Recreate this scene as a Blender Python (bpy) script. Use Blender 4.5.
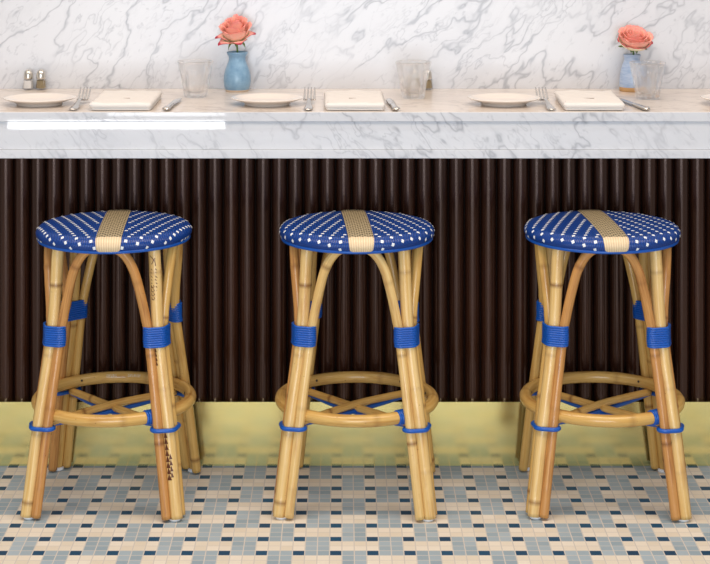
import bpy, bmesh, math, random
from mathutils import Vector, Matrix
random.seed(7)
PI = math.pi
for o in list(bpy.data.objects):
    bpy.data.objects.remove(o, do_unlink=True)
S = bpy.context.scene
C = S.collection

# ------------------------------------------------------------------ camera
cam_d = bpy.data.cameras.new('camera')
cam = bpy.data.objects.new('camera', cam_d)
C.objects.link(cam)
CAMY, CAMZ, F = -4.4, 1.4525, 1760.0
cam.location = (0, CAMY, CAMZ)
cam.rotation_euler = (PI/2, 0, 0)
cam_d.sensor_width = 36
cam_d.sensor_fit = 'HORIZONTAL'
cam_d.lens = 36*F/710
cam_d.shift_x = 11/710
cam_d.shift_y = -397/710
cam_d.clip_start = 0.05
S.camera = cam

# ------------------------------------------------------------------ world, lights, exposure
w = bpy.data.worlds.new('room_light'); S.world = w; w.use_nodes = True
w.node_tree.nodes['Background'].inputs[0].default_value = (1.0, 0.96, 0.92, 1)
w.node_tree.nodes['Background'].inputs[1].default_value = 0.40

def area(name, loc, aim, sx, sy, power, col):
    d = bpy.data.lights.new(name, 'AREA'); d.shape = 'RECTANGLE'
    d.size, d.size_y, d.energy, d.color = sx, sy, power, col
    o = bpy.data.objects.new(name, d); C.objects.link(o)
    o.location = loc
    o.rotation_euler = (Vector(aim)-Vector(loc)).to_track_quat('-Z', 'Y').to_euler()
    return o
area('assumed_shopfront_daylight', (-0.15, -7.2, 1.38), (-0.1, 0, 0.75), 3.4, 2.2, 178, (0.77, 0.88, 1.0))  # assumed unseen window behind the camera, taken from the cool frontal light
area('slat_highlight_strip', (-0.15, -7.2, 0.10), (-0.15, 0, 0.10), 4.4, 0.14, 34, (0.86, 0.92, 1.0))  # added low strip light, brightens the highlights on the slats
area('assumed_ceiling_lamps', (0.0, -1.3, 3.3), (0.0, -0.9, 0.0), 4.5, 0.9, 94, (1.0, 0.84, 0.70))  # assumed lamps out of view, taken from the warm light on upward faces
area('marble_streak_strip', (-1.265, -5.6, 0.122), (-1.265, 0, 0.122), 1.207, 0.050, 3.6, (0.95, 0.98, 1.0))  # added low strip light, its reflection makes the bright streak on the apron
area('marble_streak_strip', (-0.985, -5.6, 0.181), (-0.985, 0, 0.181), 0.65, 0.016, 0.36, (0.95, 0.98, 1.0))  # added second strip, there only for the faint streak on the slab edge

S.view_settings.view_transform = 'Standard'
S.view_settings.look = 'None'
S.view_settings.gamma = 1
S.view_settings.use_curve_mapping = False
S.view_settings.exposure = 0.0
S.cycles.caustics_reflective = False
S.cycles.caustics_refractive = False

# ------------------------------------------------------------------ node helpers
def lin(h):
    h = h.lstrip('#')
    r = []
    for i in (0, 2, 4):
        c = int(h[i:i+2], 16)/255
        r.append(c/12.92 if c <= 0.04045 else ((c+0.055)/1.055)**2.4)
    return (*r, 1)

class NT:
    def __init__(self, name):
        self.m = bpy.data.materials.new(name); self.m.use_nodes = True
        self.t = self.m.node_tree; self.b = self.t.nodes['Principled BSDF']
    def n(self, typ, **kw):
        nd = self.t.nodes.new(typ)
        for k, v in kw.items():
            if isinstance(k, str) and hasattr(nd, k): setattr(nd, k, v)
        return nd
    def put(self, sock, v):
        if hasattr(v, 'links') or isinstance(v, bpy.types.NodeSocket): self.t.links.new(v, sock)
        elif v is not None: sock.default_value = v
    def m_(self, op, a, b=None, c=None):
        nd = self.t.nodes.new('ShaderNodeMath'); nd.operation = op
        for i, v in enumerate((a, b, c)):
            if v is not None: self.put(nd.inputs[i], v)
        return nd.outputs[0]
    def mix(self, f, a, b, blend='MIX'):
        nd = self.t.nodes.new('ShaderNodeMix'); nd.data_type = 'RGBA'; nd.blend_type = blend
        self.put(nd.inputs[0], f); self.put(nd.inputs[6], a); self.put(nd.inputs[7], b)
        return nd.outputs[2]
    def coord(self, which='Object'):
        return self.t.nodes.new('ShaderNodeTexCoord').outputs[which]
    def mapping(self, vec, loc=(0, 0, 0), rot=(0, 0, 0), scale=(1, 1, 1), typ='POINT'):
        nd = self.t.nodes.new('ShaderNodeMapping'); nd.vector_type = typ
        self.put(nd.inputs[0], vec)
        nd.inputs[1].default_value = loc; nd.inputs[2].default_value = rot; nd.inputs[3].default_value = scale
        return nd.outputs[0]
    def noise(self, vec, scale, detail=3, rough=0.5, dist=0.0):
        nd = self.t.nodes.new('ShaderNodeTexNoise')
        self.put(nd.inputs['Vector'], vec)
        nd.inputs['Scale'].default_value = scale; nd.inputs['Detail'].default_value = detail
        nd.inputs['Roughness'].default_value = rough; nd.inputs['Distortion'].default_value = dist
        return nd.outputs[0], nd.outputs[1]
    def ramp(self, f, stops):
        nd = self.t.nodes.new('ShaderNodeValToRGB')
        self.put(nd.inputs[0], f)
        e = nd.color_ramp.elements
        while len(e) > 1: e.remove(e[-1])
        e[0].position, e[0].color = stops[0]
        for p, c in stops[1:]:
            x = e.new(p); x.color = c
        return nd.outputs[0]
    def sep(self, vec):
        nd = self.t.nodes.new('ShaderNodeSeparateXYZ'); self.put(nd.inputs[0], vec)
        return nd.outputs
    def bump(self, h, strength, dist):
        nd = self.t.nodes.new('ShaderNodeBump'); self.put(nd.inputs['Height'], h)
        nd.inputs['Strength'].default_value = strength; nd.inputs['Distance'].default_value = dist
        self.t.links.new(nd.outputs[0], self.b.inputs['Normal'])
    def attr(self, name):
        nd = self.t.nodes.new('ShaderNodeAttribute'); nd.attribute_name = name
        return nd.outputs['Fac'], nd.outputs['Color']
    def rnd(self):
        return self.t.nodes.new('ShaderNodeObjectInfo').outputs['Random']
    def fin(self, col=None, rough=None, metal=None, spec=None, coat=None, trans=None, ior=None):
        b = self.b
        for k, v in (('Base Color', col), ('Roughness', rough), ('Metallic', metal), ('Specular IOR Level', spec),
                     ('Coat Weight', coat), ('Transmission Weight', trans), ('IOR', ior)):
            if v is not None: self.put(b.inputs[k], v)
        return self.m
G = lambda v: (v, v, v, 1)

# ------------------------------------------------------------------ materials
def marble(name, angle, seed, rough, plane='XZ', amount=1.0, tones=('#d6d8dc', '#ced0d6', '#999ca4')):
    k = NT(name)
    p = k.coord('Object')
    if plane == 'XY': p = k.mapping(p, rot=(PI/2, 0, 0))
    p = k.mapping(p, loc=(seed, 0, seed*0.7))
    _, wc = k.noise(p, 3.2, 4, 0.6)
    sub = k.t.nodes.new('ShaderNodeVectorMath'); sub.operation = 'SUBTRACT'
    k.put(sub.inputs[0], wc); sub.inputs[1].default_value = (0.5, 0.5, 0.5)
    sc = k.t.nodes.new('ShaderNodeVectorMath'); sc.operation = 'SCALE'
    k.put(sc.inputs[0], sub.outputs[0]); sc.inputs['Scale'].default_value = 0.12
    ad = k.t.nodes.new('ShaderNodeVectorMath'); ad.operation = 'ADD'
    k.put(ad.inputs[0], p); k.put(ad.inputs[1], sc.outputs[0])
    q0 = k.mapping(ad.outputs[0], rot=(0, angle, 0))            # x across the grain, z along it
    q = k.mapping(q0, scale=(1, 1, 0.36))
    # long thin veins
    n1, _ = k.noise(q, 10.5, 3, 0.55)
    v1 = k.m_('ABSOLUTE', k.m_('SUBTRACT', n1, 0.5))
    v1 = k.ramp(v1, [(0.0, G(1)), (0.006, G(0.7)), (0.020, G(0.14)), (0.05, G(0))])
    n2, _ = k.noise(k.mapping(q, loc=(3.1, 1.7, 5.2)), 22.0, 3, 0.55)
    v2 = k.m_('ABSOLUTE', k.m_('SUBTRACT', n2, 0.5))
    v2 = k.ramp(v2, [(0.0, G(0.8)), (0.008, G(0.4)), (0.026, G(0.05)), (0.06, G(0))])
    mk, _ = k.noise(k.mapping(p, loc=(9, 2, 4)), 3.6, 3, 0.6)
    mask = k.ramp(mk, [(0.34, G(0.0)), (0.52, G(1))])
    mk2, _ = k.noise(k.mapping(p, loc=(1, 6, 8)), 5.5, 3, 0.6)
    mask2 = k.ramp(mk2, [(0.40, G(0.0)), (0.58, G(1))])
    # smudges and short dashes
    n3, _ = k.noise(q, 9.0, 6, 0.68)
    sm = k.ramp(n3, [(0.50, G(0)), (0.68, G(0.7)), (0.85, G(1))])
    n4, _ = k.noise(k.mapping(q0, scale=(1, 1, 0.5)), 75.0, 2, 0.5)
    fl = k.ramp(n4, [(0.63, G(0)), (0.72, G(0.8))])
    big, _ = k.noise(p, 2.2, 3, 0.5)
    a = k.m_('MULTIPLY', k.m_('MULTIPLY', v1, k.m_('MULTIPLY_ADD', mask, 0.85, 0.15)), 0.80)
    b = k.m_('MULTIPLY', k.m_('MULTIPLY', v2, mask2), 0.72)
    c = k.m_('MULTIPLY', k.m_('MULTIPLY', sm, k.m_('MULTIPLY_ADD', mask2, 0.8, 0.2)), 0.22)
    d = k.m_('MULTIPLY', k.m_('MULTIPLY', fl, k.m_('MULTIPLY_ADD', mask, 0.6, 0.4)), 0.42)
    tot = k.m_('MINIMUM', k.m_('MULTIPLY', k.m_('ADD', k.m_('MAXIMUM', a, b), k.m_('ADD', c, d)), amount), 1.0)
    white = k.mix(big, lin(tones[0]), lin(tones[1]))
    col = k.mix(tot, white, lin(tones[2]))
    k.fin(col, rough, spec=0.5)
    return k.m
M = {}
M['marble_wall'] = marble('marble_backsplash', math.radians(-42), 0.0, 0.25, amount=0.95)
M['marble_front'] = marble('marble_apron', math.radians(40), 4.3, 0.02, amount=0.9)
M['marble_warm_lit'] = marble('marble_counter_warm_lit', math.radians(70), 7.7, 0.22, 'XY', amount=0.7, tones=('#e2d7cc', '#d8ccc2', '#a1968c'))  # same white marble; warm overhead light is put into these beige tones

def floor_mat():
    k = NT('mosaic_tile_floor')
    x, y, z = k.sep(k.coord('Object'))
    p = 0.0269
    PX = 0.0808/3; PY = 0.0819/3
    u = k.m_('DIVIDE', k.m_('SUBTRACT', x, -0.0180-PX/2-300*PX), PX)
    v = k.m_('DIVIDE', k.m_('SUBTRACT', PY/2+300*PY, k.m_('ADD', y, 600*PY)), PY)   # grows towards the viewer
    v = k.m_('ADD', v, 600.0)
    iu = k.m_('FLOOR', u); iv = k.m_('FLOOR', v)
    fu = k.m_('FRACT', u); fv = k.m_('FRACT', v)
    cu = k.m_('FLOORED_MODULO', iu, 3.0) if False else k.m_('SUBTRACT', iu, k.m_('MULTIPLY', k.m_('FLOOR', k.m_('DIVIDE', k.m_('ADD', iu, 0.01), 3.0)), 3.0))
    gu = k.m_('FLOOR', k.m_('DIVIDE', k.m_('ADD', iu, 0.01), 3.0))
    gv = k.m_('FLOOR', k.m_('DIVIDE', k.m_('ADD', iv, 0.01), 3.0))
    cv = k.m_('SUBTRACT', iv, k.m_('MULTIPLY', gv, 3.0))
    darkcol = k.m_('LESS_THAN', cu, 0.5)
    darkrow = k.m_('LESS_THAN', cv, 0.5)
    par = k.m_('ADD', gu, gv)
    odd = k.m_('GREATER_THAN', k.m_('FRACT', k.m_('MULTIPLY', k.m_('ADD', par, 0.02), 0.5)), 0.25)
    notdark = k.m_('SUBTRACT', 1.0, darkcol)
    isdark = k.m_('MULTIPLY', darkcol, darkrow)
    isgrey = k.m_('MULTIPLY', notdark, k.m_('MAXIMUM', darkrow, odd))
    cmb = k.t.nodes.new('ShaderNodeCombineXYZ'); k.put(cmb.inputs[0], iu); k.put(cmb.inputs[1], iv)
    wn = k.t.nodes.new('ShaderNodeTexWhiteNoise'); wn.noise_dimensions = '2D'; k.put(wn.inputs['Vector'], cmb.outputs[0])
    r = wn.outputs['Value']
    beige = k.mix(r, lin('#e4dac8'), lin('#f0e8da'))
    grey = k.mix(r, lin('#97abb8'), lin('#aebfca'))
    dark = k.mix(r, lin('#063c5e'), lin('#0f5076'))
    col = k.mix(isgrey, beige, grey)
    col = k.mix(isdark, col, dark)
    e = 0.045
    eu = k.m_('MAXIMUM', k.m_('LESS_THAN', fu, e), k.m_('GREATER_THAN', fu, 1-e))
    ev = k.m_('MAXIMUM', k.m_('LESS_THAN', fv, e), k.m_('GREATER_THAN', fv, 1-e))
    g = k.m_('MAXIMUM', eu, ev)
    col = k.mix(g, col, lin('#d6d0c8'))
    n, _ = k.noise(k.coord('Object'), 30, 4)
    col = k.mix(k.m_('MULTIPLY', n, 0.10), col, lin('#a09080'))
    k.bump(k.m_('SUBTRACT', 1.0, g), 0.25, 0.0006)
    k.fin(col, k.m_('MULTIPLY_ADD', g, 0.3, 0.55), spec=0.1)
    return k.m
M['floor'] = floor_mat()

def slat_mat():
    k = NT('dark_wenge_wood')
    p = k.coord('Object')
    n, _ = k.noise(k.mapping(p, scale=(60, 60, 2.2)), 2.0, 5, 0.65)
    x, y, z = k.sep(p)
    idx = k.m_('FLOOR', k.m_('DIVIDE', k.m_('SUBTRACT', x, SLX-SLP/2-100*SLP), SLP))
    wn = k.t.nodes.new('ShaderNodeTexWhiteNoise'); wn.noise_dimensions = '1D'; k.put(wn.inputs['W'], idx)
    col = k.mix(n, lin('#150905'), lin('#3c2015'))
    col = k.mix(k.m_('MULTIPLY', wn.outputs['Value'], 0.5), col, lin('#160b08'))
    n2, _ = k.noise(k.mapping(p, scale=(40, 40, 6)), 3.0, 3, 0.6)
    k.bump(n, 0.02, 0.001)
    k.fin(col, k.m_('MULTIPLY_ADD', n2, 0.10, 0.16), spec=0.6)
    k.b.inputs['Specular Tint'].default_value = (1.0, 0.74, 0.66, 1)
    return k.m
SLP = 16.24/401*1.0
SLX = (4.4-344)/399.0

def brass():
    k = NT('brushed_brass')
    p = k.coord('Object')
    n, _ = k.noise(k.mapping(p, scale=(1.5, 1, 6)), 6.0, 4, 0.6)
    col = k.mix(n, lin('#faee9c'), lin('#fef5b4'))
    n2, _ = k.noise(p, 240, 2, 0.5)
    col = k.mix(k.ramp(n2, [(0.66, G(0)), (0.72, G(0.35))]), col, lin('#9a8d58'))
    k.fin(col, k.m_('MULTIPLY_ADD', n, 0.08, 0.13), metal=1.0)
    return k.m
M['brass'] = brass()

def cane(name, c1, c2, c3):
    k = NT(name)
    uv = k.coord('UV')
    rn = k.rnd()
    off = k.t.nodes.new('ShaderNodeCombineXYZ'); k.put(off.inputs[0], k.m_('MULTIPLY', rn, 37.0)); k.put(off.inputs[1], k.m_('MULTIPLY', rn, 91.0))
    ad = k.t.nodes.new('ShaderNodeVectorMath'); ad.operation = 'ADD'; k.put(ad.inputs[0], uv); k.put(ad.inputs[1], off.outputs[0])
    s1, _ = k.noise(k.mapping(ad.outputs[0], scale=(16, 5, 1)), 1.0, 4, 0.6)
    s2, _ = k.noise(k.mapping(ad.outputs[0], scale=(4, 7, 1)), 1.0, 3, 0.6)
    col = k.mix(k.ramp(s1, [(0.3, G(0)), (0.7, G(1))]), lin(c1), lin(c2))
    col = k.mix(k.ramp(s2, [(0.52, G(0)), (0.75, G(0.75))]), col, lin(c3))
    dots, _ = k.noise(k.mapping(ad.outputs[0], scale=(14, 160, 1)), 1.0, 1, 0.4)
    col = k.mix(k.ramp(dots, [(0.76, G(0)), (0.80, G(0.6))]), col, lin('#6a4222'))
    nd, _ = k.attr('node')
    col = k.mix(k.m_('MULTIPLY', nd, 0.8), col, lin('#744522'))
    k.bump(s1, 0.15, 0.0006)
    k.fin(col, 0.24, spec=0.5)
    return k.m
M['cane_pale'] = cane('pale_rattan', '#d4aa62', '#eacb8e', '#b88044')
M['cane_gold'] = cane('golden_rattan', '#c6984e', '#deb870', '#a0682e')
M['cane_tan'] = cane('tan_rattan', '#b47a40', '#cf9a5a', '#8a5428')

def plain(name, col, rough, metal=0.0, spec=0.5, var=0.0, vs=40, coat=None):
    k = NT(name)
    c = lin(col)
    if var:
        n, _ = k.noise(k.coord('Object'), vs, 4, 0.6)
        c = k.mix(n, tuple(min(1, x*(1-var)) for x in c[:3])+(1,), tuple(min(1, x*(1+var)) for x in c[:3])+(1,))
    return k.fin(c, rough, metal, spec, coat)

def woven(name, c1, c2, scale, rough):
    k = NT(name)
    u, v, _ = k.sep(k.coord('UV'))
    s = k.m_('MULTIPLY_ADD', k.m_('SINE', k.m_('MULTIPLY', u, 2*PI/scale)), 0.5, 0.5)
    n, _ = k.noise(k.coord('UV'), 60, 2)
    col = k.mix(s, lin(c1), lin(c2))
    k.bump(s, 0.55, 0.0012)
    k.fin(col, k.m_('MULTIPLY_ADD', n, 0.1, rough), spec=0.5)
    return k.m
M['weave_blue'] = woven('blue_woven_cane', '#042660', '#0a4aa6', 0.0042, 0.26)
M['blue'] = plain('blue_plastic_cord', '#0f56b2', 0.3, var=0.15)
M['stitch'] = plain('white_stitch_strand', '#eef2f6', 0.4)

def band_mat():
    k = NT('natural_woven_band')
    u, v, _ = k.sep(k.coord('UV'))
    s = k.m_('MULTIPLY_ADD', k.m_('SINE', k.m_('MULTIPLY', u, 2*PI/0.0058)), 0.5, 0.5)
    base = k.mix(s, lin('#d9bd95'), lin('#eed8b4'))
    # chevrons of dark picks on the flat of the seat only
    tri = k.m_('PINGPONG', k.m_('ADD', u, 0.2), 0.0145)
    ch = k.m_('FRACT', k.m_('DIVIDE', k.m_('ADD', v, k.m_('MULTIPLY', tri, 1.25)), 0.019))
    pk = k.m_('FRACT', k.m_('DIVIDE', u, 0.0058))
    picks = k.m_('MULTIPLY', k.m_('LESS_THAN', ch, 0.42), k.m_('GREATER_THAN', pk, 0.30))
    flat = k.m_('LESS_THAN', k.m_('ABSOLUTE', v), 0.168)
    half = k.mix(0.58, base, lin('#7d7352'))  # olive weave ground, darkened further with the shade of the seat top
    top = k.mix(picks, half, lin('#4a4734'))
    col = k.mix(flat, base, top)
    k.bump(k.m_('ADD', s, k.m_('MULTIPLY', picks, k.m_('MULTIPLY', flat, -0.8))), 0.5, 0.0012)
    k.fin(col, 0.42, spec=0.45)
    return k.m
M['band'] = band_mat()
M['burn'] = plain('scorched_brown', '#5a2a12', 0.5)
M['ink'] = plain('white_print', '#d8d2c0', 0.5)
M['glide'] = plain('white_nylon', '#dfe2e6', 0.35)
M['porcelain'] = plain('cream_porcelain', '#e6ddd4', 0.15, var=0.01)
M['linen'] = plain('white_linen', '#e2ddd8', 0.85, spec=0.2, var=0.03, vs=300)
M['thread'] = plain('brown_thread', '#8d7a70', 0.7)
M['steel'] = plain('polished_steel', '#cfcac4', 0.16, metal=1.0)
M['chrome'] = plain('chrome_cap', '#dcd6cc', 0.28, metal=1.0)
M['salt'] = plain('white_salt', '#f2f0ee', 0.8)
M['pepper'] = plain('ground_pepper', '#9a8a6c', 0.9, var=0.5, vs=500)
M['clay'] = plain('bare_clay', '#d8c6b0', 0.8)
M['clay_tan'] = plain('tan_clay', '#c89f6c', 0.8)
M['green'] = plain('leaf_green', '#5f7a3c', 0.5, var=0.3, vs=90)
M['dark'] = plain('counter_core_black', '#120e0c', 0.8)
M['screw'] = plain('dark_screw', '#3a2a1c', 0.4)

def glaze(name, c1, c2, throw):
    k = NT(name)
    p = k.coord('Object')
    n, _ = k.noise(k.mapping(p, scale=(1, 1, throw)), 45, 4, 0.6)
    col = k.mix(k.ramp(n, [(0.35, G(0)), (0.65, G(1))]), lin(c1), lin(c2))
    k.bump(n, 0.15, 0.001)
    return k.fin(col, 0.28, spec=0.5)
M['glaze'] = glaze('blue_speckled_glaze', '#6d93b2', '#86a9c3', 1)
M['glaze_pale'] = glaze('pale_blue_banded_glaze', '#8fa9cc', '#b4c4dc', 5)

def glass_mat(name='clear_glass', through=0.66):
    k = NT(name)
    k.fin((1, 1, 1, 1), 0.02, trans=1.0, ior=1.45)
    tr = k.t.nodes.new('ShaderNodeBsdfTransparent')
    mx = k.t.nodes.new('ShaderNodeMixShader'); mx.inputs[0].default_value = through
    out = k.t.nodes['Material Output']
    k.t.links.new(k.b.outputs[0], mx.inputs[1]); k.t.links.new(tr.outputs[0], mx.inputs[2])
    k.t.links.new(mx.outputs[0], out.inputs[0])
    return k.m
M['glass'] = glass_mat()
M['thin_glass'] = glass_mat('thin_clear_glass', 0.85)

def petal_mat(name, base, mid, edge):
    k = NT(name)
    f, _ = k.attr('along')
    n, _ = k.noise(k.coord('Object'), 120, 3)
    f = k.m_('ADD', f, k.m_('MULTIPLY_ADD', n, 0.12, -0.06))
    c0 = 0.74 if 'outer' in name else 0.28
    col = k.ramp(f, [(0.0, lin('#efe0b4')), (c0*0.8, lin('#f6e6c2')), (c0, lin(base)), (0.80 if 'outer' in name else 0.68, lin(mid)), (0.86 if 'outer' in name else 0.9, lin(mid)), (0.95 if 'outer' in name else 1.0, lin(edge))])
    k.fin(col, 0.5, spec=0.3)
    k.b.inputs['Subsurface Weight'].default_value = 0.15
    k.b.inputs['Subsurface Radius'].default_value = (0.01, 0.004, 0.003)
    return k.m
M['petal'] = petal_mat('coral_rose_petal', '#fbd0b6', '#fbb6a2', '#f0908e')
M['petal_outer'] = petal_mat('coral_rose_outer_petal', '#fad6bc', '#f8b0a4', '#b02040')
M['slat'] = slat_mat()

# ------------------------------------------------------------------ object helpers
def link(name, bm, mat, parent=None, smooth=True, loc=None):
    me = bpy.data.meshes.new(name)
    bmesh.ops.recalc_face_normals(bm, faces=bm.faces)
    for f in bm.faces: f.smooth = smooth
    bm.to_mesh(me); bm.free()
    for mm in (mat if isinstance(mat, (list, tuple)) else [mat]): me.materials.append(mm)
    o = bpy.data.objects.new(name, me); C.objects.link(o)
    if parent: o.parent = parent
    if loc: o.location = loc
    return o

def tag(o, label, cat, group=None):
    o['label'] = label; o['category'] = cat
    if group: o['group'] = group
    return o
def thing(name, label, cat, loc=(0, 0, 0), rz=0.0, group=None):
    o = bpy.data.objects.new(name, None); C.objects.link(o)
    o.empty_display_size = 0.05
    o.location = loc; o.rotation_euler = (0, 0, rz)
    return tag(o, label, cat, group)
def dup(root, loc, rz, label):
    r = root.copy(); C.objects.link(r); r.location = loc; r.rotation_euler = (0, 0, rz); r['label'] = label
    for ch in root.children:
        c = ch.copy(); C.objects.link(c); c.parent = r
        for g in ch.children:
            d = g.copy(); C.objects.link(d); d.parent = c
    return r

def add_box(bm, x0, x1, y0, y1, z0, z1, bev=0.0, seg=2):
    r = bmesh.ops.create_cube(bm, size=1.0)
    vs = r['verts']
    for v in vs:
        v.co = Vector(((x0+x1)/2+v.co.x*(x1-x0), (y0+y1)/2+v.co.y*(y1-y0), (z0+z1)/2+v.co.z*(z1-z0)))
    if bev:
        es = list({e for v in vs for e in v.link_edges})
        bmesh.ops.bevel(bm, geom=es, offset=bev, segments=seg, profile=0.5, affect='EDGES')

def spline(pts, step=0.008):
    P = [Vector(p) for p in pts]
    P = [2*P[0]-P[1]]+P+[2*P[-1]-P[-2]]
    out = []
    for i in range(1, len(P)-2):
        a, b, c, d = P[i-1:i+3]
        n = max(2, int((c-b).length/step))
        for j in range(n):
            t = j/n
            out.append(0.5*((2*b)+(c-a)*t+(2*a-5*b+4*c-d)*t*t+(3*b-a-3*c+d)*t**3))
    out.append(P[-2].copy())
    return out

def add_tube(bm, path, rad, seg=12, closed=False, caps=True, nodes=(), swell=0.07):
    """rad: number or f(arclength). writes uv (turn, metres) and point attribute node"""
    uvl = bm.loops.layers.uv.verify()
    nl = bm.verts.layers.float.get('node') or bm.verts.layers.float.new('node')
    n = len(path)
    tans = []
    for i in range(n):
        if closed: t = path[(i+1) % n]-path[i-1]
        else: t = path[min(i+1, n-1)]-path[max(i-1, 0)]
        tans.append(t.normalized())
    t = tans[0]
    ref = Vector((0, -1, 0)) if abs(t.y) < 0.9 else Vector((0, 0, 1))
    nrm = (ref-t*ref.dot(t)).normalized()
    s = 0.0
    rings, arc = [], []
    for i in range(n):
        if i:
            s += (path[i]-path[i-1]).length
            t = tans[i]
            nrm = (nrm-t*nrm.dot(t)).normalized()
        b = tans[i].cross(nrm)
        r = rad(s) if callable(rad) else rad
        nv = 0.0
        for q in nodes:
            r *= 1+swell*math.exp(-((s-q)/0.0045)**2)
            nv = max(nv, math.exp(-((s-q-0.001)/0.0026)**2))
        ring = []
        for j in range(seg):
            a = 2*PI*j/seg
            v = bm.verts.new(path[i]+(nrm*math.cos(a)+b*math.sin(a))*r)
            v[nl] = nv
            ring.append(v)
        rings.append(ring); arc.append(s)
    total = s
    m = n if closed else n-1
    for i in range(m):
        A, B = rings[i], rings[(i+1) % n]
        sa = arc[i]; sb = arc[i+1] if i+1 < n else total+(path[0]-path[-1]).length
        for j in range(seg):
            k = (j+1) % seg
            f = bm.faces.new((A[j], A[k], B[k], B[j]))
            for lp, (uu, vv) in zip(f.loops, ((j/seg, sa), ((j+1)/seg, sa), ((j+1)/seg, sb), (j/seg, sb))):
                lp[uvl].uv = (uu, vv)
    if caps and not closed:
        bm.faces.new(rings[0][::-1]); bm.faces.new(rings[-1])
    return rings

def add_lathe(bm, prof, seg=48, mat=None, mod=None):
    """prof: list of (r, z[, material]); mod(a, i, r)->r"""
    rings = []
    for i, p in enumerate(prof):
        r, z = p[0], p[1]
        if r < 1e-6: rings.append([bm.verts.new((0, 0, z))])
        else:
            rings.append([bm.verts.new(((mod(2*PI*j/seg, i, r) if mod else r)*math.cos(2*PI*j/seg),
                                        (mod(2*PI*j/seg, i, r) if mod else r)*math.sin(2*PI*j/seg), z)) for j in range(seg)])
    for i in range(len(prof)-1):
        A, B = rings[i], rings[i+1]
        mi = prof[i+1][2] if len(prof[i+1]) > 2 else 0
        for j in range(seg):
            k = (j+1) % seg
            if len(A) == 1 and len(B) == 1: continue
            if len(A) == 1: f = bm.faces.new((A[0], B[k], B[j]))
            elif len(B) == 1: f = bm.faces.new((A[j], A[k], B[0]))
            else: f = bm.faces.new((A[j], A[k], B[k], B[j]))
            f.material_index = mi

def hull2(pts):
    pts = sorted(set(pts))
    def half(ps):
        h = []
        for p in ps:
            while len(h) > 1 and (h[-1][0]-h[-2][0])*(p[1]-h[-2][1])-(h[-1][1]-h[-2][1])*(p[0]-h[-2][0]) <= 0: h.pop()
            h.append(p)
        return h[:-1]
    return half(pts)+half(pts[::-1])
def wrap_path(circles, z, extra, n=44):
    pts = []
    for (x, y, r) in circles:
        for j in range(24):
            a = 2*PI*j/24
            pts.append((round(x+(r+extra)*math.cos(a), 6), round(y+(r+extra)*math.sin(a), 6)))
    h = [Vector((x, y, z)) for x, y in hull2(pts)]
    L = [(h[(i+1) % len(h)]-h[i]).length for i in range(len(h))]
    tot = sum(L); out = []
    for q in range(n):
        d = tot*q/n; i = 0
        while d > L[i]: d -= L[i]; i += 1
        out.append(h[i].lerp(h[(i+1) % len(h)], d/L[i]))
    return out

# ------------------------------------------------------------------ the setting
WX = 2.3
YB = 0.378          # marble backsplash plane
bm = bmesh.new(); add_box(bm, -WX-0.6, WX+0.6, -6.2, 0.40, -0.06, 0.0)
o = link('floor', bm, M['floor'], smooth=False); o['kind'] = 'structure'
o['label'] = 'floor of small beige, grey-blue and navy mosaic tiles'; o['category'] = 'floor'
bm = bmesh.new(); add_box(bm, -WX-0.6, WX+0.6, YB, YB+0.10, 0.0, 2.6)
o = link('wall_back', bm, M['marble_wall'], smooth=False); o['kind'] = 'structure'
o['label'] = 'white marble wall with grey diagonal veins behind the counter'; o['category'] = 'wall'
bm = bmesh.new(); add_box(bm, -WX, WX, 0.040, YB, 0.0, 0.786)
o = link('wall_counter', bm, M['dark'], smooth=False); o['kind'] = 'structure'
o['label'] = 'dark core of the counter behind the slats'; o['category'] = 'wall'

# brass kick plate
bm = bmesh.new(); add_box(bm, -WX, WX, 0.0, 0.0395, 0.0003, 0.160)
tag(link('kick_plate', bm, M['brass'], smooth=False), 'polished brass kick plate along the foot of the slatted counter, mirroring the tiles', 'kick plate')

# slatted front: half-round dowels side by side
bm = bmesh.new()
RD = SLP*0.485
n0 = int(math.floor((-WX+0.03-SLX)/SLP))+1
n1 = int(math.floor((WX-0.03-SLX)/SLP))
for i in range(n0, n1+1):
    cx = SLX+i*SLP
    arc = [(cx+RD*math.sin(a), 0.0355-(RD*1.03)*math.cos(a)) for a in [(-90+180*j/16)*PI/180 for j in range(17)]]
    lo = [bm.verts.new((x, y, 0.1605)) for x, y in arc]; hi = [bm.verts.new((x, y, 0.7865)) for x, y in arc]
    for j in range(16): bm.faces.new((lo[j], lo[j+1], hi[j+1], hi[j]))
    bm.faces.new([bm.verts.new(v.co) for v in hi]); bm.faces.new([bm.verts.new(v.co) for v in lo[::-1]])
tag(link('slatted_panel', bm, M['slat']), 'dark brown panel of upright half-round wooden slats under the marble counter', 'panel')

# marble counter
ct = thing('countertop', 'long white marble counter top with thick stepped front edge', 'countertop', (0, 0, 0.787))
bm = bmesh.new(); add_box(bm, -WX, WX, -0.1163, YB-0.0005, 0.876-0.787, 0.9-0.787, 0.002, 2)
me_top = link('slab', bm, [M['marble_warm_lit'], M['marble_front']], ct, smooth=False)
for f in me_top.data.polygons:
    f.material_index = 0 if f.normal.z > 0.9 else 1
bm = bmesh.new(); add_box(bm, -WX, WX, -0.112, 0.30, 0.8085-0.787, 0.8758-0.787)
link('apron', bm, M['marble_front'], ct, smooth=False)
bm = bmesh.new(); add_box(bm, -WX, WX, -0.1175, 0.30, 0.0, 0.808-0.787, 0.0012, 2)
link('lower_lip', bm, M['marble_front'], ct, smooth=False)

# ------------------------------------------------------------------ bar stool
ZB, ZT = 0.611, 0.6455            # seat underside, seat top rim
RS = 0.185
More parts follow.
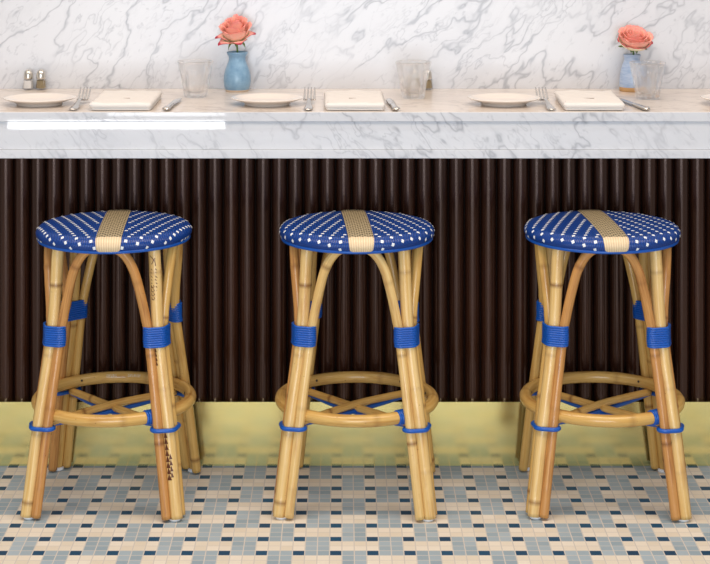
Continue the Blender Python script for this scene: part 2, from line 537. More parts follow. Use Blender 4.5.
# seat profile as (arc length, r, z)
prof = []
def build_prof():
    pts = [(0.0, 0.650), (0.05, 0.6497), (0.10, 0.6487), (0.14, 0.6470), (0.160, 0.6452)]
    for j in range(1, 15):
        a = PI/2-j*(PI*0.92)/14
        pts.append((0.163+(RS-0.163)*math.cos(a), 0.6275+0.0178*math.sin(a)))
    s = 0; prof.append((0, pts[0][0], pts[0][1]))
    for a, b in zip(pts, pts[1:]):
        s += math.hypot(b[0]-a[0], b[1]-a[1]); prof.append((s, b[0], b[1]))
build_prof()
SMAX = prof[-1][0]
def seat_rz(s):
    s = max(0, min(SMAX, s))
    for a, b in zip(prof, prof[1:]):
        if s <= b[0]+1e-9:
            t = (s-a[0])/(b[0]-a[0]); r = a[1]+(b[1]-a[1])*t; z = a[2]+(b[2]-a[2])*t
            dr, dz = b[1]-a[1], b[2]-a[2]; l = math.hypot(dr, dz)
            return r, z, -dz/l, dr/l
def seat_pt(u, v, off):
    s = math.hypot(u, v)
    if s < 1e-6: return Vector((0, 0, prof[0][2]+off))
    r, z, nr, nz = seat_rz(s)
    r += nr*off; z += nz*off
    return Vector((r*u/s, r*v/s, z))

def seat_mesh():
    bm = bmesh.new(); uvl = bm.loops.layers.uv.verify()
    N = 96
    ss = sorted(set([SMAX*i/34 for i in range(35)]+[p[0] for p in prof]))
    rings = []
    for s in ss:
        if s == 0: rings.append([(bm.verts.new((0, 0, prof[0][2])), (0, 0))]); continue
        rings.append([(bm.verts.new(seat_pt(s*math.cos(2*PI*j/N), s*math.sin(2*PI*j/N), 0)),
                       (s*math.cos(2*PI*j/N), s*math.sin(2*PI*j/N))) for j in range(N)])
    def face(items):
        f = bm.faces.new([i[0] for i in items])
        for lp, it in zip(f.loops, items): lp[uvl].uv = it[1]
    for A, B in zip(rings, rings[1:]):
        for j in range(N):
            k = (j+1) % N
            if len(A) == 1: face((A[0], B[j], B[k]))
            else: face((A[j], B[j], B[k], A[k]))
    c = bm.verts.new((0, 0, ZB+0.002))
    for j in range(N):
        bm.faces.new((rings[-1][j][0], c, rings[-1][(j+1) % N][0]))
    # white stitches
    HB = 0.0295
    pv, slope, gap = 0.0178, 0.34, 0.0282
    rows = int(SMAX/pv)+1
    for sd in (-1, 1):
        for i in range(-rows, rows+1):
            v = i*pv
            for q in range(-14, 22):
                u = sd*(gap*q-slope*v+0.016)     # left half leans right going back, right half mirrors it
                if sd*u < HB+0.0042 or math.hypot(u, v) > SMAX-0.016: continue
                w, l = 0.0035, 0.0037
                g = [[bm.verts.new(seat_pt(u+a*w, v+b*l, 0.0014 if (a == 0 and b == 0) else (0.0007 if a*b == 0 else 0.0003))) for a in (-1, 0, 1)] for b in (-1, 0, 1)]
                for a in range(2):
                    for b in range(2):
                        f = bm.faces.new((g[b][a], g[b][a+1], g[b+1][a+1], g[b+1][a])); f.material_index = 1
    return bm
def band_mesh():
    bm = bmesh.new(); uvl = bm.loops.layers.uv.verify()
    nu, nv = 10, 120; HB = 0.0295
    g = []
    for i in range(nv+1):
        vv = (-1+2*i/nv)
        row = []
        for j in range(nu+1):
            u = -HB+2*HB*j/nu
            vm = math.sqrt((SMAX-0.004)**2-u*u)
            off = 0.0022 if 0 < j < nu else 0.0002
            row.append((bm.verts.new(seat_pt(u, vv*vm, off)), (u, vv*vm)))
        g.append(row)
    for i in range(nv):
        for j in range(nu):
            it = (g[i][j], g[i][j+1], g[i+1][j+1], g[i+1][j])
            f = bm.faces.new([x[0] for x in it])
            for lp, x in zip(f.loops, it): lp[uvl].uv = x[1]
    return bm

RM, RA = 0.0142, 0.0112           # main pole, arch cane radii
RING_R, RING_T, RING_Z = 0.181, 0.0142, 0.2285
ZL = [0.009, 0.205, 0.410, 0.612]
MAINK = [(0.173, 0.006), (0.150, 0.205), (0.1235, 0.412), (0.112, 0.612)]
def lerpk(keys, z):
    for (a, za), (b, zb) in zip(keys, keys[1:]):
        if z <= zb: return a+(b-a)*(z-za)/(zb-za)
    return keys[-1][0]
def main_path(sx, sy):
    return spline([(sx*a, sy*a, z) for a, z in MAINK])
# arch cane: (along the side, outwards, z)
ARCH = [(0.1500, 0.1790, 0.006), (0.1275, 0.1575, 0.205), (0.1040, 0.1340, 0.400), (0.0955, 0.1330, 0.452), (0.0880, 0.1360, 0.490),
        (0.0795, 0.1400, 0.528), (0.0690, 0.1435, 0.565), (0.0535, 0.1465, 0.595), (0.0340, 0.1490, 0.613)]
def arch_path(k):
    half = [(-a, -o, z) for a, o, z in ARCH]
    pts = half+[(0, -0.150, 0.622)]+[(a, -o, z) for a, o, z in ARCH[::-1]]
    R = Matrix.Rotation(k*PI/2, 3, 'Z')
    return spline([R @ Vector(p) for p in pts])
def arch_at(z):
    for (a, o, za), (b, p, zb) in zip(ARCH, ARCH[1:]):
        if z <= zb:
            t = (z-za)/(zb-za); return a+(b-a)*t, o+(p-o)*t
def bundle(sx, sy, z):
    m = lerpk(MAINK, z); a, o_ = arch_at(z)
    return [(sx*m, sy*m, RM), (sx*a, sy*o_, RA), (sx*o_, sy*a, RA)]

rng = random.Random(3)
def node_list(L, first):
    out = []; s = first
    while s < L-0.02:
        out.append(s); s += rng.uniform(0.13, 0.22)
    return out

st = thing('bar_stool', 'rattan bar stool with blue woven seat and scorched triangle marks on its front right leg', 'bar stool', group='woven rattan stools')
seat = link('seat', seat_mesh(), [M['weave_blue'], M['stitch']], st)
band = link('seat_band', band_mesh(), M['band'], seat)
bm = bmesh.new()
add_tube(bm, [Vector((0.1775*math.cos(2*PI*i/72), 0.1775*math.sin(2*PI*i/72), 0.6130)) for i in range(72)], 0.0042, 8, closed=True)
link('seat_piping', bm, M['blue'], seat)

CORN = [(-1, -1), (1, -1), (1, 1), (-1, 1)]
mains = {}
legmat = {(-1, -1): 'cane_pale', (1, -1): 'cane_pale', (1, 1): 'cane_gold', (-1, 1): 'cane_gold'}
for i, (sx, sy) in enumerate(CORN):
    P = main_path(sx, sy); mains[(sx, sy)] = P
    bm = bmesh.new(); add_tube(bm, P, RM, 16, nodes=node_list(0.6, 0.03+0.05*i+0.02*(i % 2)))
    leg = link('leg', bm, M[legmat[(sx, sy)]], st)
    bm = bmesh.new()
    add_lathe(bm, [(0, 0.0005), (0.0125, 0.0005), (0.0135, 0.002), (0.0135, 0.007), (0.0, 0.0075)], 20)
    m0 = 0.168
    link('foot_glide', bm, M['glide'], leg, loc=(sx*m0, sy*m0, 0))
for k in range(4):
    P = arch_path(k)
    L = sum((b-a).length for a, b in zip(P, P[1:]))
    bm = bmesh.new(); add_tube(bm, P, RA, 14, nodes=node_list(L, 0.06+0.05*k))
    link('arch_cane', bm, M['cane_tan' if k in (1, 3) else 'cane_gold'], st)
for (sx, sy) in CORN:
    bm = bmesh.new()
    for j in range(9):
        z = 0.3895+j*0.0052
        add_tube(bm, wrap_path(bundle(sx, sy, min(z, 0.40)), z, 0.0012, 36), 0.0030, 8, closed=True)
    link('binding', bm, M['blue'], st)
    bm = bmesh.new()
    add_tube(bm, wrap_path(bundle(sx, sy, 0.204), 0.204, 0.0030, 40), 0.0050, 10, closed=True)
    link('cord_loop', bm, M['blue'], st)
ringp = [Vector((RING_R*math.cos(2*PI*i/96+0.6), RING_R*math.sin(2*PI*i/96+0.6), RING_Z)) for i in range(96)]
bm = bmesh.new(); add_tube(bm, ringp, RING_T, 16, closed=True, nodes=(0.12, 0.44, 0.79, 1.02))
ring = link('foot_ring', bm, M['cane_gold'], st)
bm = bmesh.new()
for j in range(7):
    a = math.radians(-90+33.0+j*1.75)
    ctr = Vector((RING_R*math.cos(a), RING_R*math.sin(a), RING_Z)); rad = Vector((math.cos(a), math.sin(a), 0)); up = Vector((0, 0, 1))
    add_tube(bm, [ctr+(rad*math.cos(2*PI*q/20)+up*math.sin(2*PI*q/20))*(RING_T+0.0006) for q in range(20)], 0.0029, 8, closed=True)
link('ring_binding', bm, M['blue'], ring)
for a in (128, 52, 12, 170):
    bm = bmesh.new()
    a = math.radians(a)
    d = Vector((-math.cos(a), -math.sin(a), 0.25)).normalized()
    c = Vector((RING_R*math.cos(a), RING_R*math.sin(a), RING_Z))+d*(RING_T-0.001)
    add_tube(bm, [c, c+d*0.0020], 0.0028, 10)
    link('screw', bm, M['screw'], ring)
for d, dz in ((1, 0.0062), (-1, -0.0030)):
    a = 0.128
    P = spline([(-a, -a*d, 0.2075), (-a*0.5, -a*0.5*d, 0.2085+dz*0.6), (0, 0, 0.209+dz), (a*0.5, a*0.5*d, 0.2085+dz*0.6), (a, a*d, 0.2075)])
    bm = bmesh.new(); add_tube(bm, P, 0.0088, 12, nodes=(0.09, 0.25))
    br = link('cross_brace', bm, M['cane_gold'], st)
    bm = bmesh.new()
    a2 = 0.131
    P = spline([(-a2, -a2*d, 0.2035), (-a*0.5, -a*0.5*d, 0.1965+dz*0.5), (0, 0, 0.1955+dz*0.6), (a*0.5, a*0.5*d, 0.1965+dz*0.5), (a2, a2*d, 0.2035)])
    add_tube(bm, P, 0.0056, 10)
    link('brace_cord', bm, M['blue'], br)

STY = -0.201
A0 = math.radians(-2.2)
stools = [(-0.548, STY), (0.0305, STY), (0.6150, STY)]
st.location = (*stools[0], 0); st.rotation_euler = (0, 0, A0)
s2 = dup(st, (*stools[1], 0), A0, 'blue seated rattan bar stool standing between the other two stools')
s3 = dup(st, (*stools[2], 0), math.radians(-2.6), 'blue seated rattan bar stool below the pale blue vase, rightmost of three')
def seat_of(r): return [c for c in r.children if c.name.startswith('seat')][0]
seat.rotation_euler = (0, 0, math.radians(185.2))
seat_of(s2).rotation_euler = (0, 0, math.radians(5.2))
seat_of(s3).rotation_euler = (0, 0, math.radians(5.0))
# cane tones differ from stool to stool
def recolor(root, name, seq):
    ch = [c for c in root.children if c.name.split('.')[0] == name]
    for c, mname in zip(ch, seq):
        c.data = c.data.copy(); c.data.materials[0] = M[mname]
recolor(st, 'arch_cane', ['cane_tan', 'cane_gold', 'cane_gold', 'cane_tan'])
recolor(s2, 'arch_cane', ['cane_pale', 'cane_gold', 'cane_gold', 'cane_tan'])
recolor(s3, 'arch_cane', ['cane_tan', 'cane_tan', 'cane_gold', 'cane_gold'])
recolor(s3, 'leg', ['cane_pale', 'cane_pale', 'cane_gold', 'cane_pale'])

# marks burnt into the front right leg of the left stool
def leg_surface(P, s, w, lift=0.0005):
    """point on the pole at arclength s, w metres round from the side that faces the room"""
    acc = 0
    for a, b in zip(P, P[1:]):
        l = (b-a).length
        if acc+l >= s: break
        acc += l
    t = (b-a).normalized(); p = a.lerp(b, (s-acc)/l)
    n = Vector((0, -1, 0)); n = (n-t*n.dot(t)).normalized(); c = n.cross(t)
    if c.x < 0: c = -c
    th = w/RM
    return p+(n*math.cos(th)+c*math.sin(th))*(RM+lift)
PL = mains[(1, -1)]
leg_fr = [c for c in st.children if c.name.split('.')[0] == 'leg'][1]
def stroke(bm, s0, w0, s1, w1, th):
    n = 4; L = []
    d = Vector((s1-s0, w1-w0)).normalized() if (s1 != s0 or w1 != w0) else Vector((1, 0))
    for i in range(n+1):
        s = s0+(s1-s0)*i/n; ww = w0+(w1-w0)*i/n
        L.append((bm.verts.new(leg_surface(PL, s-d.y*th, ww+d.x*th)), bm.verts.new(leg_surface(PL, s+d.y*th, ww-d.x*th))))
    for a, b in zip(L, L[1:]): bm.faces.new((a[0], a[1], b[1], b[0]))
def tri(bm, s, w, hs, hw):
    n = 4; prev = None
    for i in range(n+1):
        t = i/n
        row = [bm.verts.new(leg_surface(PL, s+hs*t, w+hw*(1-t)*q+0.0001)) for q in (-1, 0, 1)]
        if prev:
            for j in range(2): bm.faces.new((prev[j], prev[j+1], row[j+1], row[j]))
        prev = row
bm = bmesh.new()
for i in range(8):
    tri(bm, 0.088+i*0.0135, -0.0062, 0.015, 0.0046+0.0002*(7-i))
    if i < 4: tri(bm, 0.094+i*0.0135, 0.0010, 0.013, 0.0036)
link('burn_mark', bm, M['burn'], leg_fr)
bm = bmesh.new()
for i in range(4):
    tri(bm, 0.345+i*0.010, -0.0080, 0.010, 0.0032)
link('burn_mark', bm, M['burn'], leg_fr)
bm = bmesh.new(); r5 = random.Random(11)
stroke(bm, 0.596, -0.009, 0.584, 0.002, 0.0008); stroke(bm, 0.584, 0.002, 0.572, 0.004, 0.0008); stroke(bm, 0.590, 0.003, 0.576, -0.006, 0.0008)
for i in range(6):
    s = 0.566-i*0.008
    for w_ in (-0.007, 0.0035):
        stroke(bm, s, w_+r5.uniform(-0.002, 0), s-r5.uniform(0.002, 0.005), w_+r5.uniform(0.001, 0.003), 0.0008)
for i in range(4):
    s = 0.528-i*0.009
    stroke(bm, s, -0.008, s-0.006, -0.008, 0.0009); stroke(bm, s-0.006, -0.008, s-0.006, -0.002, 0.0009); stroke(bm, s, -0.003, s-0.004, -0.001, 0.0008)
link('burnt_stamp', bm, M['burn'], leg_fr)
# worn pale lettering on the inside of the left stool's ring
bm = bmesh.new()
def ring_pt(a, h):
    th = h/RING_T
    rr = RING_R-(RING_T+0.0004)*math.cos(th)
    return Vector((rr*math.cos(a), rr*math.sin(a), RING_Z+(RING_T+0.0004)*math.sin(th)))
def ring_bar(a0, a1, h0, h1):
    g = [[bm.verts.new(ring_pt(a0+(a1-a0)*i/1, h0+(h1-h0)*j/2)) for i in range(2)] for j in range(3)]
    for j in range(2): bm.faces.new((g[j][0], g[j][1], g[j+1][1], g[j+1][0]))
H0 = 0.0042
for start, cnt in ((106, 7), (88, 9)):
    bm = bmesh.new()
    for i in range(cnt):
        a = math.radians(start-i*1.25); d_ = math.radians(0.26)
        ring_bar(a-d_, a, H0, H0+0.0062)
        if i % 2 == 0: ring_bar(a-d_*2.8, a-d_, H0+0.0050, H0+0.0062)
        if i % 3 == 0: ring_bar(a-d_*2.8, a-d_, H0, H0+0.0012)
        if i % 3 == 1: ring_bar(a-d_*3.2, a-d_*2.2, H0, H0+0.0062)
    link('worn_lettering', bm, M['ink'], ring)

# ------------------------------------------------------------------ things on the counter
ZC = 0.9002
# plates
bm = bmesh.new()
add_lathe(bm, [(0, 0.0), (0.052, 0.0), (0.0565, 0.0), (0.0575, 0.003), (0.060, 0.0065), (0.072, 0.0105), (0.085, 0.0148), (0.0905, 0.0172), (0.0915, 0.0186),
               (0.0900, 0.0195), (0.083, 0.0178), (0.070, 0.0140), (0.060, 0.0105), (0.052, 0.0085), (0.03, 0.0078), (0, 0.0076)], 64)
pl = tag(link('plate', bm, M['porcelain'], loc=(-0.766, 0.028, ZC)), 'small cream side plate in front of the salt and pepper shakers at far left', 'plate', 'side plates on the counter')
for x, lab in ((-0.193, 'small cream side plate in front of the speckled blue vase'),
               (0.402, 'small cream side plate between the middle glass and the fork below the pale blue vase'),
               (0.990, 'small cream side plate cut off by the right edge of the photo')):
    p2 = pl.copy(); C.objects.link(p2); p2.location = (x, 0.028, ZC); p2['label'] = lab

# forks
def sweep_flat(bm, st_, n=10):
    rings = []
    for (x, y, z, wd, th) in st_:
        rings.append([bm.verts.new((x+wd*0.5*math.cos(2*PI*i/n), y, z+th*0.5*math.sin(2*PI*i/n))) for i in range(n)])
    for A, B in zip(rings, rings[1:]):
        for i in range(n): bm.faces.new((A[i], A[(i+1) % n], B[(i+1) % n], B[i]))
    bm.faces.new(rings[0][::-1]); bm.faces.new(rings[-1])
fk = thing('fork', 'silver table fork between the far left plate and its napkin', 'fork', (-0.664, -0.098, ZC), math.radians(-0.8), 'forks beside the plates')
bm = bmesh.new()
sweep_flat(bm, [(0, 0.0, 0.0035, 0.010, 0.003), (0, 0.004, 0.0035, 0.018, 0.005), (0, 0.012, 0.0037, 0.0235, 0.006), (0, 0.028, 0.0045, 0.022, 0.0055), (0, 0.05, 0.0065, 0.017, 0.005), (0, 0.075, 0.010, 0.0115, 0.0045),
                (0, 0.105, 0.0145, 0.0085, 0.0042), (0, 0.122, 0.0145, 0.0085, 0.004), (0, 0.131, 0.0125, 0.0150, 0.0035), (0, 0.139, 0.0100, 0.0240, 0.003), (0, 0.149, 0.0085, 0.0285, 0.0028), (0, 0.156, 0.0085, 0.0290, 0.0028)])
link('handle', bm, M['steel'], fk)
for i in range(4):
    x = -0.0125+i*0.00833
    bm = bmesh.new()
    sweep_flat(bm, [(x, 0.153, 0.0085, 0.0056, 0.0028), (x, 0.163, 0.0105, 0.0054, 0.0028), (x, 0.176, 0.0155, 0.0050, 0.0027), (x, 0.190, 0.0230, 0.0046, 0.0025), (x, 0.201, 0.0305, 0.0030, 0.0022), (x, 0.206, 0.0345, 0.0015, 0.0012)], 8)
    link('tine', bm, M['steel'], fk)
dup(fk, (-0.0875, -0.100, ZC), 0.0, 'silver table fork between the middle plate and its napkin')
dup(fk, (0.5085, -0.100, ZC), math.radians(1.5), 'silver table fork left of the napkin by the pale blue vase')

# knives
kn = thing('knife', 'silver table knife beside the leftmost napkin', 'knife', (-0.435, -0.105, ZC), math.radians(-3.2), 'knives beside the napkins')
bm = bmesh.new()
sweep_flat(bm, [(0, 0.0, 0.0055, 0.008, 0.004), (0, 0.003, 0.0055, 0.0175, 0.0085), (0, 0.009, 0.0057, 0.0205, 0.0105), (0, 0.018, 0.0055, 0.0185, 0.010), (0, 0.05, 0.0052, 0.0165, 0.0088), (0, 0.082, 0.005, 0.0145, 0.008), (0, 0.095, 0.005, 0.0160, 0.0085), (0, 0.099, 0.005, 0.012, 0.007)], 12)
link('handle', bm, M['steel'], kn)
bm = bmesh.new()
sweep_flat(bm, [(0, 0.097, 0.005, 0.012, 0.003), (0, 0.105, 0.005, 0.018, 0.0025), (0.0003, 0.15, 0.0052, 0.0195, 0.0022), (0.0005, 0.19, 0.0052, 0.0185, 0.002), (0.002, 0.212, 0.005, 0.0130, 0.0018), (0.0045, 0.223, 0.005, 0.004, 0.0012)], 8)
link('blade', bm, M['steel'], kn)
dup(kn, (0.128, -0.108, ZC), math.radians(4.0), 'silver table knife beside the middle napkin, in front of the middle glass')
dup(kn, (0.741, -0.106, ZC), math.radians(9.5), 'silver table knife slanting between the pale blue vase and the rightmost napkin')

# napkins: a soft pad folded over in layers
def napkin(name, label, X, wd, rz, seed, skew=0.0, corner=True):
    rr = random.Random(seed)
    Y0, D = -0.103, 0.272
    t = thing(name, label, 'napkin', (X, Y0, ZC), rz, 'folded napkins on the counter')
    def pad(w0, w1, y0, y1, z0, h, rad, ph):
        bm = bmesh.new()
        nx, ny = 26, 34; top = []; bot = []
        for j in range(ny+1):
            a, b = [], []
            for i in range(nx+1):
                u = i/nx; v = j/ny
                x = w0+(w1-w0)*u; y = y0+(y1-y0)*v
                dx = min(x-w0, w1-x); dy = min(y-y0, y1-y)
                cx = max(0, rad*1.6-dx); cy = max(0, rad*1.6-dy)
                # round the plan corners
                if dx < 0.016 and dy < 0.016:
                    qx, qy = 0.016-dx, 0.016-dy; q = math.hypot(qx, qy)
                    if q > 0.016:
                        s = 0.016/q
                        x += (1 if x < (w0+w1)/2 else -1)*(qx-qx*s); y += (1 if y < (y0+y1)/2 else -1)*(qy-qy*s)
                e = min(1.0, max(0, min(dx, dy)/rad))
                zt = h*0.5+h*0.5*math.sqrt(max(0, 1-(1-e)**2))
                wob = 0.0010*math.sin(x*55+ph)*math.sin(y*31+ph*2)+0.0006*math.sin(x*120+y*80+ph)
                zb = h*0.5-h*0.5*math.sqrt(max(0, 1-(1-e)**2))
                xs = x+skew*(y-y0)
                a.append(bm.verts.new((xs, y, z0+zt+wob*e))); b.append(bm.verts.new((xs, y, z0+zb)))
            top.append(a); bot.append(b)
        for j in range(ny):
            for i in range(nx):
                bm.faces.new((top[j][i], top[j][i+1], top[j+1][i+1], top[j+1][i])); bm.faces.new((bot[j][i], bot[j+1][i], bot[j+1][i+1], bot[j][i+1]))
        bmesh.ops.remove_doubles(bm, verts=bm.verts, dist=0.00002)
        return bm
    h = wd/2
    link('lower_fold', pad(-h+0.003, h-0.002, 0.003, D-0.003, 0.0002, 0.0085, 0.0045, seed), M['linen'], t)
    link('upper_fold', pad(-h, h, 0.0, D, 0.0060, 0.0135, 0.0070, seed*2.3), M['linen'], t)
    bm = bmesh.new()                      # a small turned-up corner at the front left
    add_tube(bm, spline([(-h+0.006, 0.003, 0.0140), (-h+0.006, 0.014, 0.0180), (-h+0.009, 0.032, 0.0195)], 0.004), lambda s: 0.0022, 8)
    link('turned_corner', bm, M['linen'], t)
    bm = bmesh.new()                      # sewn thread mark on the upper fold
    add_box(bm, -0.015, 0.013, 0.098, 0.1015, 0.0186, 0.0201)
    link('thread_mark', bm, M['thread'], t)
    return t
napkin('napkin', 'folded white linen napkin right of the leftmost fork', -0.5475, 0.157, 0.0, 1)
napkin('napkin', 'folded white linen napkin between the middle fork and the middle knife', 0.027, 0.152, 0.0, 2, skew=-0.012)
napkin('napkin', 'folded white linen napkin in front of the pale blue vase', 0.612, 0.155, 0.0, 4, skew=0.03)

# fluted tumblers
def tumbler():
    bm = bmesh.new()
    H = 0.0945
    def outr(z): return 0.0300+(0.0475-0.0300)*(z/H)**1.05
    prof_ = [(0, 0.004), (0.018, 0.002), (0.0275, 0.0), (0.0300, 0.0020)]
    zs = [0.006, 0.015, 0.026, 0.038, 0.050, 0.058, 0.063, 0.066, 0.070, 0.080, 0.090, 0.0935]
    prof_ += [(outr(z), z) for z in zs]
    n_out = len(prof_)
    prof_ += [(outr(H)-0.0012, H), (outr(0.0935)-0.0024, 0.0930)]
    prof_ += [(outr(z)-(0.0026 if z > 0.06 else 0.0036), z) for z in (0.08, 0.068, 0.05, 0.03, 0.018)]
    prof_ += [(0.022, 0.0125), (0, 0.0115)]
    def mod(a, i, r):
        if 3 <= i < n_out:
            z = prof_[i][1]
            k = 1.0 if z < 0.060 else max(0, 1-(z-0.060)/0.007)
            ph = (a*9/(2*PI)) % 1.0
            return r*(1-0.10*k*(1-abs(2*ph-1)**2.2))
        return r
    add_lathe(bm, prof_, 108, mod=mod)
    return bm
tb = tag(link('tumbler', tumbler(), M['glass'], loc=(-0.387, 0.185, ZC)), 'clear fluted tumbler left of the speckled blue vase', 'glass', 'fluted water tumblers')
for x, y, lab in ((0.180, 0.165, 'clear fluted tumbler in front of a pepper shaker at the middle of the counter'), (0.785, 0.150, 'clear fluted tumbler in front of the pale blue vase')):
    t2 = tb.copy(); C.objects.link(t2); t2.location = (x, y, ZC); t2.rotation_euler = (0, 0, 0.3); t2['label'] = lab

# salt and pepper shakers
def shaker(label, x, y, fill, fmat):
    t = thing('salt_shaker' if fill == 'salt' else 'pepper_shaker', label, 'shaker', (x, y, ZC), 0.0, 'small shakers against the marble wall')
    bm = bmesh.new()
    add_lathe(bm, [(0, 0), (0.0150, 0), (0.0158, 0.002), (0.0145, 0.015), (0.0128, 0.0285), (0.0115, 0.030), (0.0112, 0.028), (0.0128, 0.015), (0.0138, 0.004), (0, 0.0035)], 8)
    link('glass_body', bm, M['thin_glass'], t, smooth=False)
    bm = bmesh.new()
    add_lathe(bm, [(0, 0.0042), (0.0132, 0.0042), (0.0122, 0.016), (0.0109, 0.0255), (0, 0.0265)], 8)
    link(fill, bm, fmat, t, smooth=False)
    bm = bmesh.new()
    add_lathe(bm, [(0, 0.0285), (0.0118, 0.0285), (0.0122, 0.031), (0.0118, 0.041), (0.0102, 0.048), (0.0060, 0.0530), (0, 0.0545)], 24)
    link('cap', bm, M['chrome'], t)
shaker('small glass shaker of white salt with chrome dome cap, at far left', (28.6-344)/370, 0.352, 'salt', M['salt'])
shaker('small glass shaker of brown pepper with chrome dome cap, at far left', (41.2-344)/370, 0.352, 'pepper', M['pepper'])
shaker('small salt shaker seen through the middle tumbler', (415-344)/370, 0.352, 'salt', M['salt'])
shaker('small pepper shaker peeking out behind the middle tumbler', (427.3-344)/370, 0.352, 'pepper', M['pepper'])

# vases
bm = bmesh.new()
add_lathe(bm, [(0, 0.0), (0.0295, 0.0, 1), (0.0305, 0.0012, 1), (0.0312, 0.0045, 1), (0.0330, 0.0075), (0.0355, 0.016), (0.0366, 0.028), (0.0358, 0.042), (0.0325, 0.056), (0.0275, 0.070), (0.0235, 0.080), (0.0222, 0.087),
               (0.0235, 0.093), (0.0268, 0.0985), (0.0282, 0.1025), (0.0278, 0.1050), (0.0262, 0.1055), (0.0245, 0.103), (0.0195, 0.090), (0.021, 0.078), (0.029, 0.055), (0.033, 0.03), (0.028, 0.01), (0, 0.008)], 56)
tag(link('vase', bm, [M['glaze'], M['clay']], loc=(-0.2865, 0.322, ZC)), 'round-bellied speckled blue pottery vase holding the rose left of centre', 'vase', 'blue pottery bud vases')
bm = bmesh.new()
add_lathe(bm, [(0, 0.0), (0.0320, 0.0, 1), (0.0335, 0.001, 1), (0.0342, 0.0115, 1), (0.0345, 0.0125), (0.0340, 0.025), (0.0325, 0.042), (0.0298, 0.058), (0.0258, 0.071), (0.0222, 0.080), (0.0208, 0.087),
               (0.0218, 0.092), (0.0234, 0.0962), (0.0232, 0.0980), (0.0215, 0.0985), (0.0185, 0.092), (0.0175, 0.085), (0.023, 0.07), (0.029, 0.045), (0.031, 0.02), (0.028, 0.01), (0, 0.008)], 56)
tag(link('vase', bm, [M['glaze_pale'], M['clay_tan']], loc=(0.773, 0.322, ZC)), 'pale blue banded pottery vase with bare tan foot, behind the right tumbler', 'vase', 'blue pottery bud vases')

# roses
def petal_bm(ang, R, Hh, spread, W, z0, curl, twist=0.0, point=0.35, rr=None):
    """cupped petal: rises from the bloom base to radius R at mid height, its lip rolled outwards by curl"""
    bm = bmesh.new(); al = bm.verts.layers.float.new('along')
    ns, nt = 12, 14
    g = []
    for j in range(nt+1):
        t = j/nt
        row = []
        for i in range(ns+1):
            s = -1+2*i/ns
            te = t*(1-point*0.35*abs(s)**2.2*t)
            r = 0.003+R*(math.sin(min(te, 0.62)/0.62*PI/2))
            z = z0+Hh*te**1.05
            # lip
            if te > 0.62:
                q = (te-0.62)/0.38
                r += spread*q*q+curl*q*0.6
                z -= (spread*0.15+curl*0.9)*q*q
            wid = W*math.sin(PI*min(1, 0.10+0.62*t))**0.8*(1 if t < 0.8 else 1-0.38*((t-0.8)/0.2)**2)
            a = s*wid/max(r, 0.006)
            lim = 1.5
            a = max(-lim, min(lim, a))
            rol = (0.10*R+curl*0.5)*(abs(s)**3)*max(0, t-0.45)
            a += ang+twist*t
            x = (r+rol)*math.cos(a); y = (r+rol)*math.sin(a)
            wv = 0.0010*math.sin(7*s+ang*3)*t
            v = bm.verts.new((x, y, z+wv)); v[al] = t if abs(s) < 0.85 else min(1, t+0.10)
            row.append(v)
        g.append(row)
    for j in range(nt):
        for i in range(ns):
            bm.faces.new((g[j][i], g[j][i+1], g[j+1][i+1], g[j+1][i]))
    return bm
def rose(label, loc, base, tilt, layers, sepals, seed, stem_bottom):
    rr = random.Random(seed)
    t = thing('rose', label, 'flower', loc, 0.0, 'coral roses in blue vases')
    Tm = Matrix.Translation((0, 0, base)) @ tilt
    def part(name, bm, m):
        bm.transform(Tm); o = link(name, bm, m, t)
        md = o.modifiers.new('solid', 'SOLIDIFY'); md.thickness = 0.0007
        return o
    for (n, R, Hh, spread, W, z0, curl, ph, outer) in layers:
        for i in range(n):
            a = ph+2*PI*i/n+rr.uniform(-0.12, 0.12)
            j = rr.uniform(0.94, 1.06)
            part('petal', petal_bm(a, R*j, Hh*rr.uniform(0.95, 1.05), spread*j, W, z0, curl*rr.uniform(0.8, 1.2), 0.25 if not outer else 0.0, 0.7 if outer else 0.15), M['petal_outer' if outer else 'petal'])
    for (a, L, droop, out) in sepals:
        bm = bmesh.new(); g = []
        for j in range(11):
            q = j/10
            r = 0.004+out*math.sin(q*PI/2); z = 0.001+L*(-droop*q*q+0.25*q)
            wd = 0.0052*math.sin(PI*min(1, 0.18+0.82*q))**0.9
            c = Vector((r*math.cos(a), r*math.sin(a), z)); sd = Vector((-math.sin(a), math.cos(a), 0))
            g.append([bm.verts.new(c+sd*wd*k+Vector((0, 0, abs(k)*0.0012))) for k in (-1, 0, 1)])
        for A, B in zip(g, g[1:]):
            for k in range(2): bm.faces.new((A[k], A[k+1], B[k+1], B[k]))
        part('sepal', bm, M['green'])
    bm = bmesh.new()
    tip = Tm @ Vector((0, 0, 0.003))
    add_tube(bm, spline([(0.002, 0.003, stem_bottom), (0.002, 0.001, base-0.03), tuple(tip)]), lambda s: 0.0026, 10)
    add_tube(bm, [tip-Vector((0, 0, 0.006)), tip-Vector((0, 0, 0.002)), tip+Vector((0, 0, 0.004))], lambda s: 0.0035+s*0.55, 12)
    link('stem', bm, M['green'], t)
    return t
T1 = Matrix.Rotation(math.radians(20), 4, 'X') @ Matrix.Rotation(math.radians(-4), 4, 'Y')
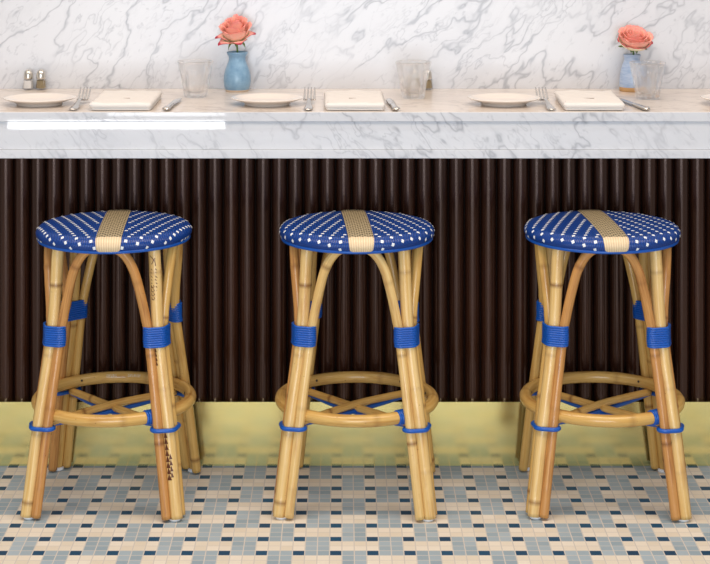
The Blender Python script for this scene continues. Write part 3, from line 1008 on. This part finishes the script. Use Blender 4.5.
L1 = [(2, 0.0055, 0.072, 0.001, 0.010, 0.0, 0.000, 0.3, 0), (3, 0.0100, 0.073, 0.003, 0.016, 0.0, 0.001, 0.9, 0), (4, 0.0160, 0.070, 0.004, 0.019, 0.0, 0.002, 0.2, 0),
      (5, 0.0230, 0.064, 0.006, 0.021, 0.0, 0.004, 0.6, 0), (5, 0.0295, 0.056, 0.007, 0.023, 0.0, 0.006, 1.1, 0)]
r1 = rose('coral rose with dark-tipped outer petals in the speckled blue vase', (-0.288, 0.322, ZC), 0.131, T1,
     L1+[(1, 0.030, 0.036, 0.016, 0.026, 0.0, 0.010, PI+0.25, 1), (1, 0.030, 0.036, 0.014, 0.025, 0.0, 0.008, -0.2, 1), (1, 0.032, 0.026, 0.006, 0.026, 0.0, 0.012, -PI/2+0.35, 1), (1, 0.030, 0.022, 0.016, 0.026, 0.0, 0.012, -PI/2-0.9, 1), (1, 0.03, 0.034, 0.014, 0.02, 0.0, 0.01, PI/2, 1)],
     [(-0.35, 0.024, 1.0, 0.020), (PI+0.4, 0.026, 1.05, 0.021), (-PI/2, 0.018, 0.9, 0.012), (1.2, 0.02, 0.8, 0.016), (2.2, 0.02, 0.8, 0.016)], 5, 0.012)
T3 = Matrix.Rotation(math.radians(25), 4, 'X') @ Matrix.Rotation(math.radians(5), 4, 'Y')
L3 = [(2, 0.0060, 0.052, 0.001, 0.010, 0.0, 0.000, 0.3, 0), (3, 0.0115, 0.054, 0.003, 0.017, 0.0, 0.001, 0.9, 0), (4, 0.0185, 0.053, 0.004, 0.021, 0.0, 0.002, 0.2, 0),
      (5, 0.0265, 0.051, 0.006, 0.024, 0.0, 0.003, 0.6, 0), (5, 0.0340, 0.047, 0.007, 0.027, 0.0, 0.004, 1.1, 0)]
r3 = rose('coral rose with cream underside facing the room in the pale blue vase', (0.775, 0.322, ZC), 0.116, T3,
     L3+[(5, 0.0380, 0.038, 0.006, 0.028, -0.004, 0.008, -PI/2+0.05, 1)],
     [(-0.2, 0.020, 0.25, 0.034), (PI+0.1, 0.020, 0.25, 0.036), (-PI/2-0.4, 0.016, 0.9, 0.012), (-PI/2+0.6, 0.016, 1.0, 0.014), (1.57, 0.02, 0.6, 0.02)], 9, 0.012)
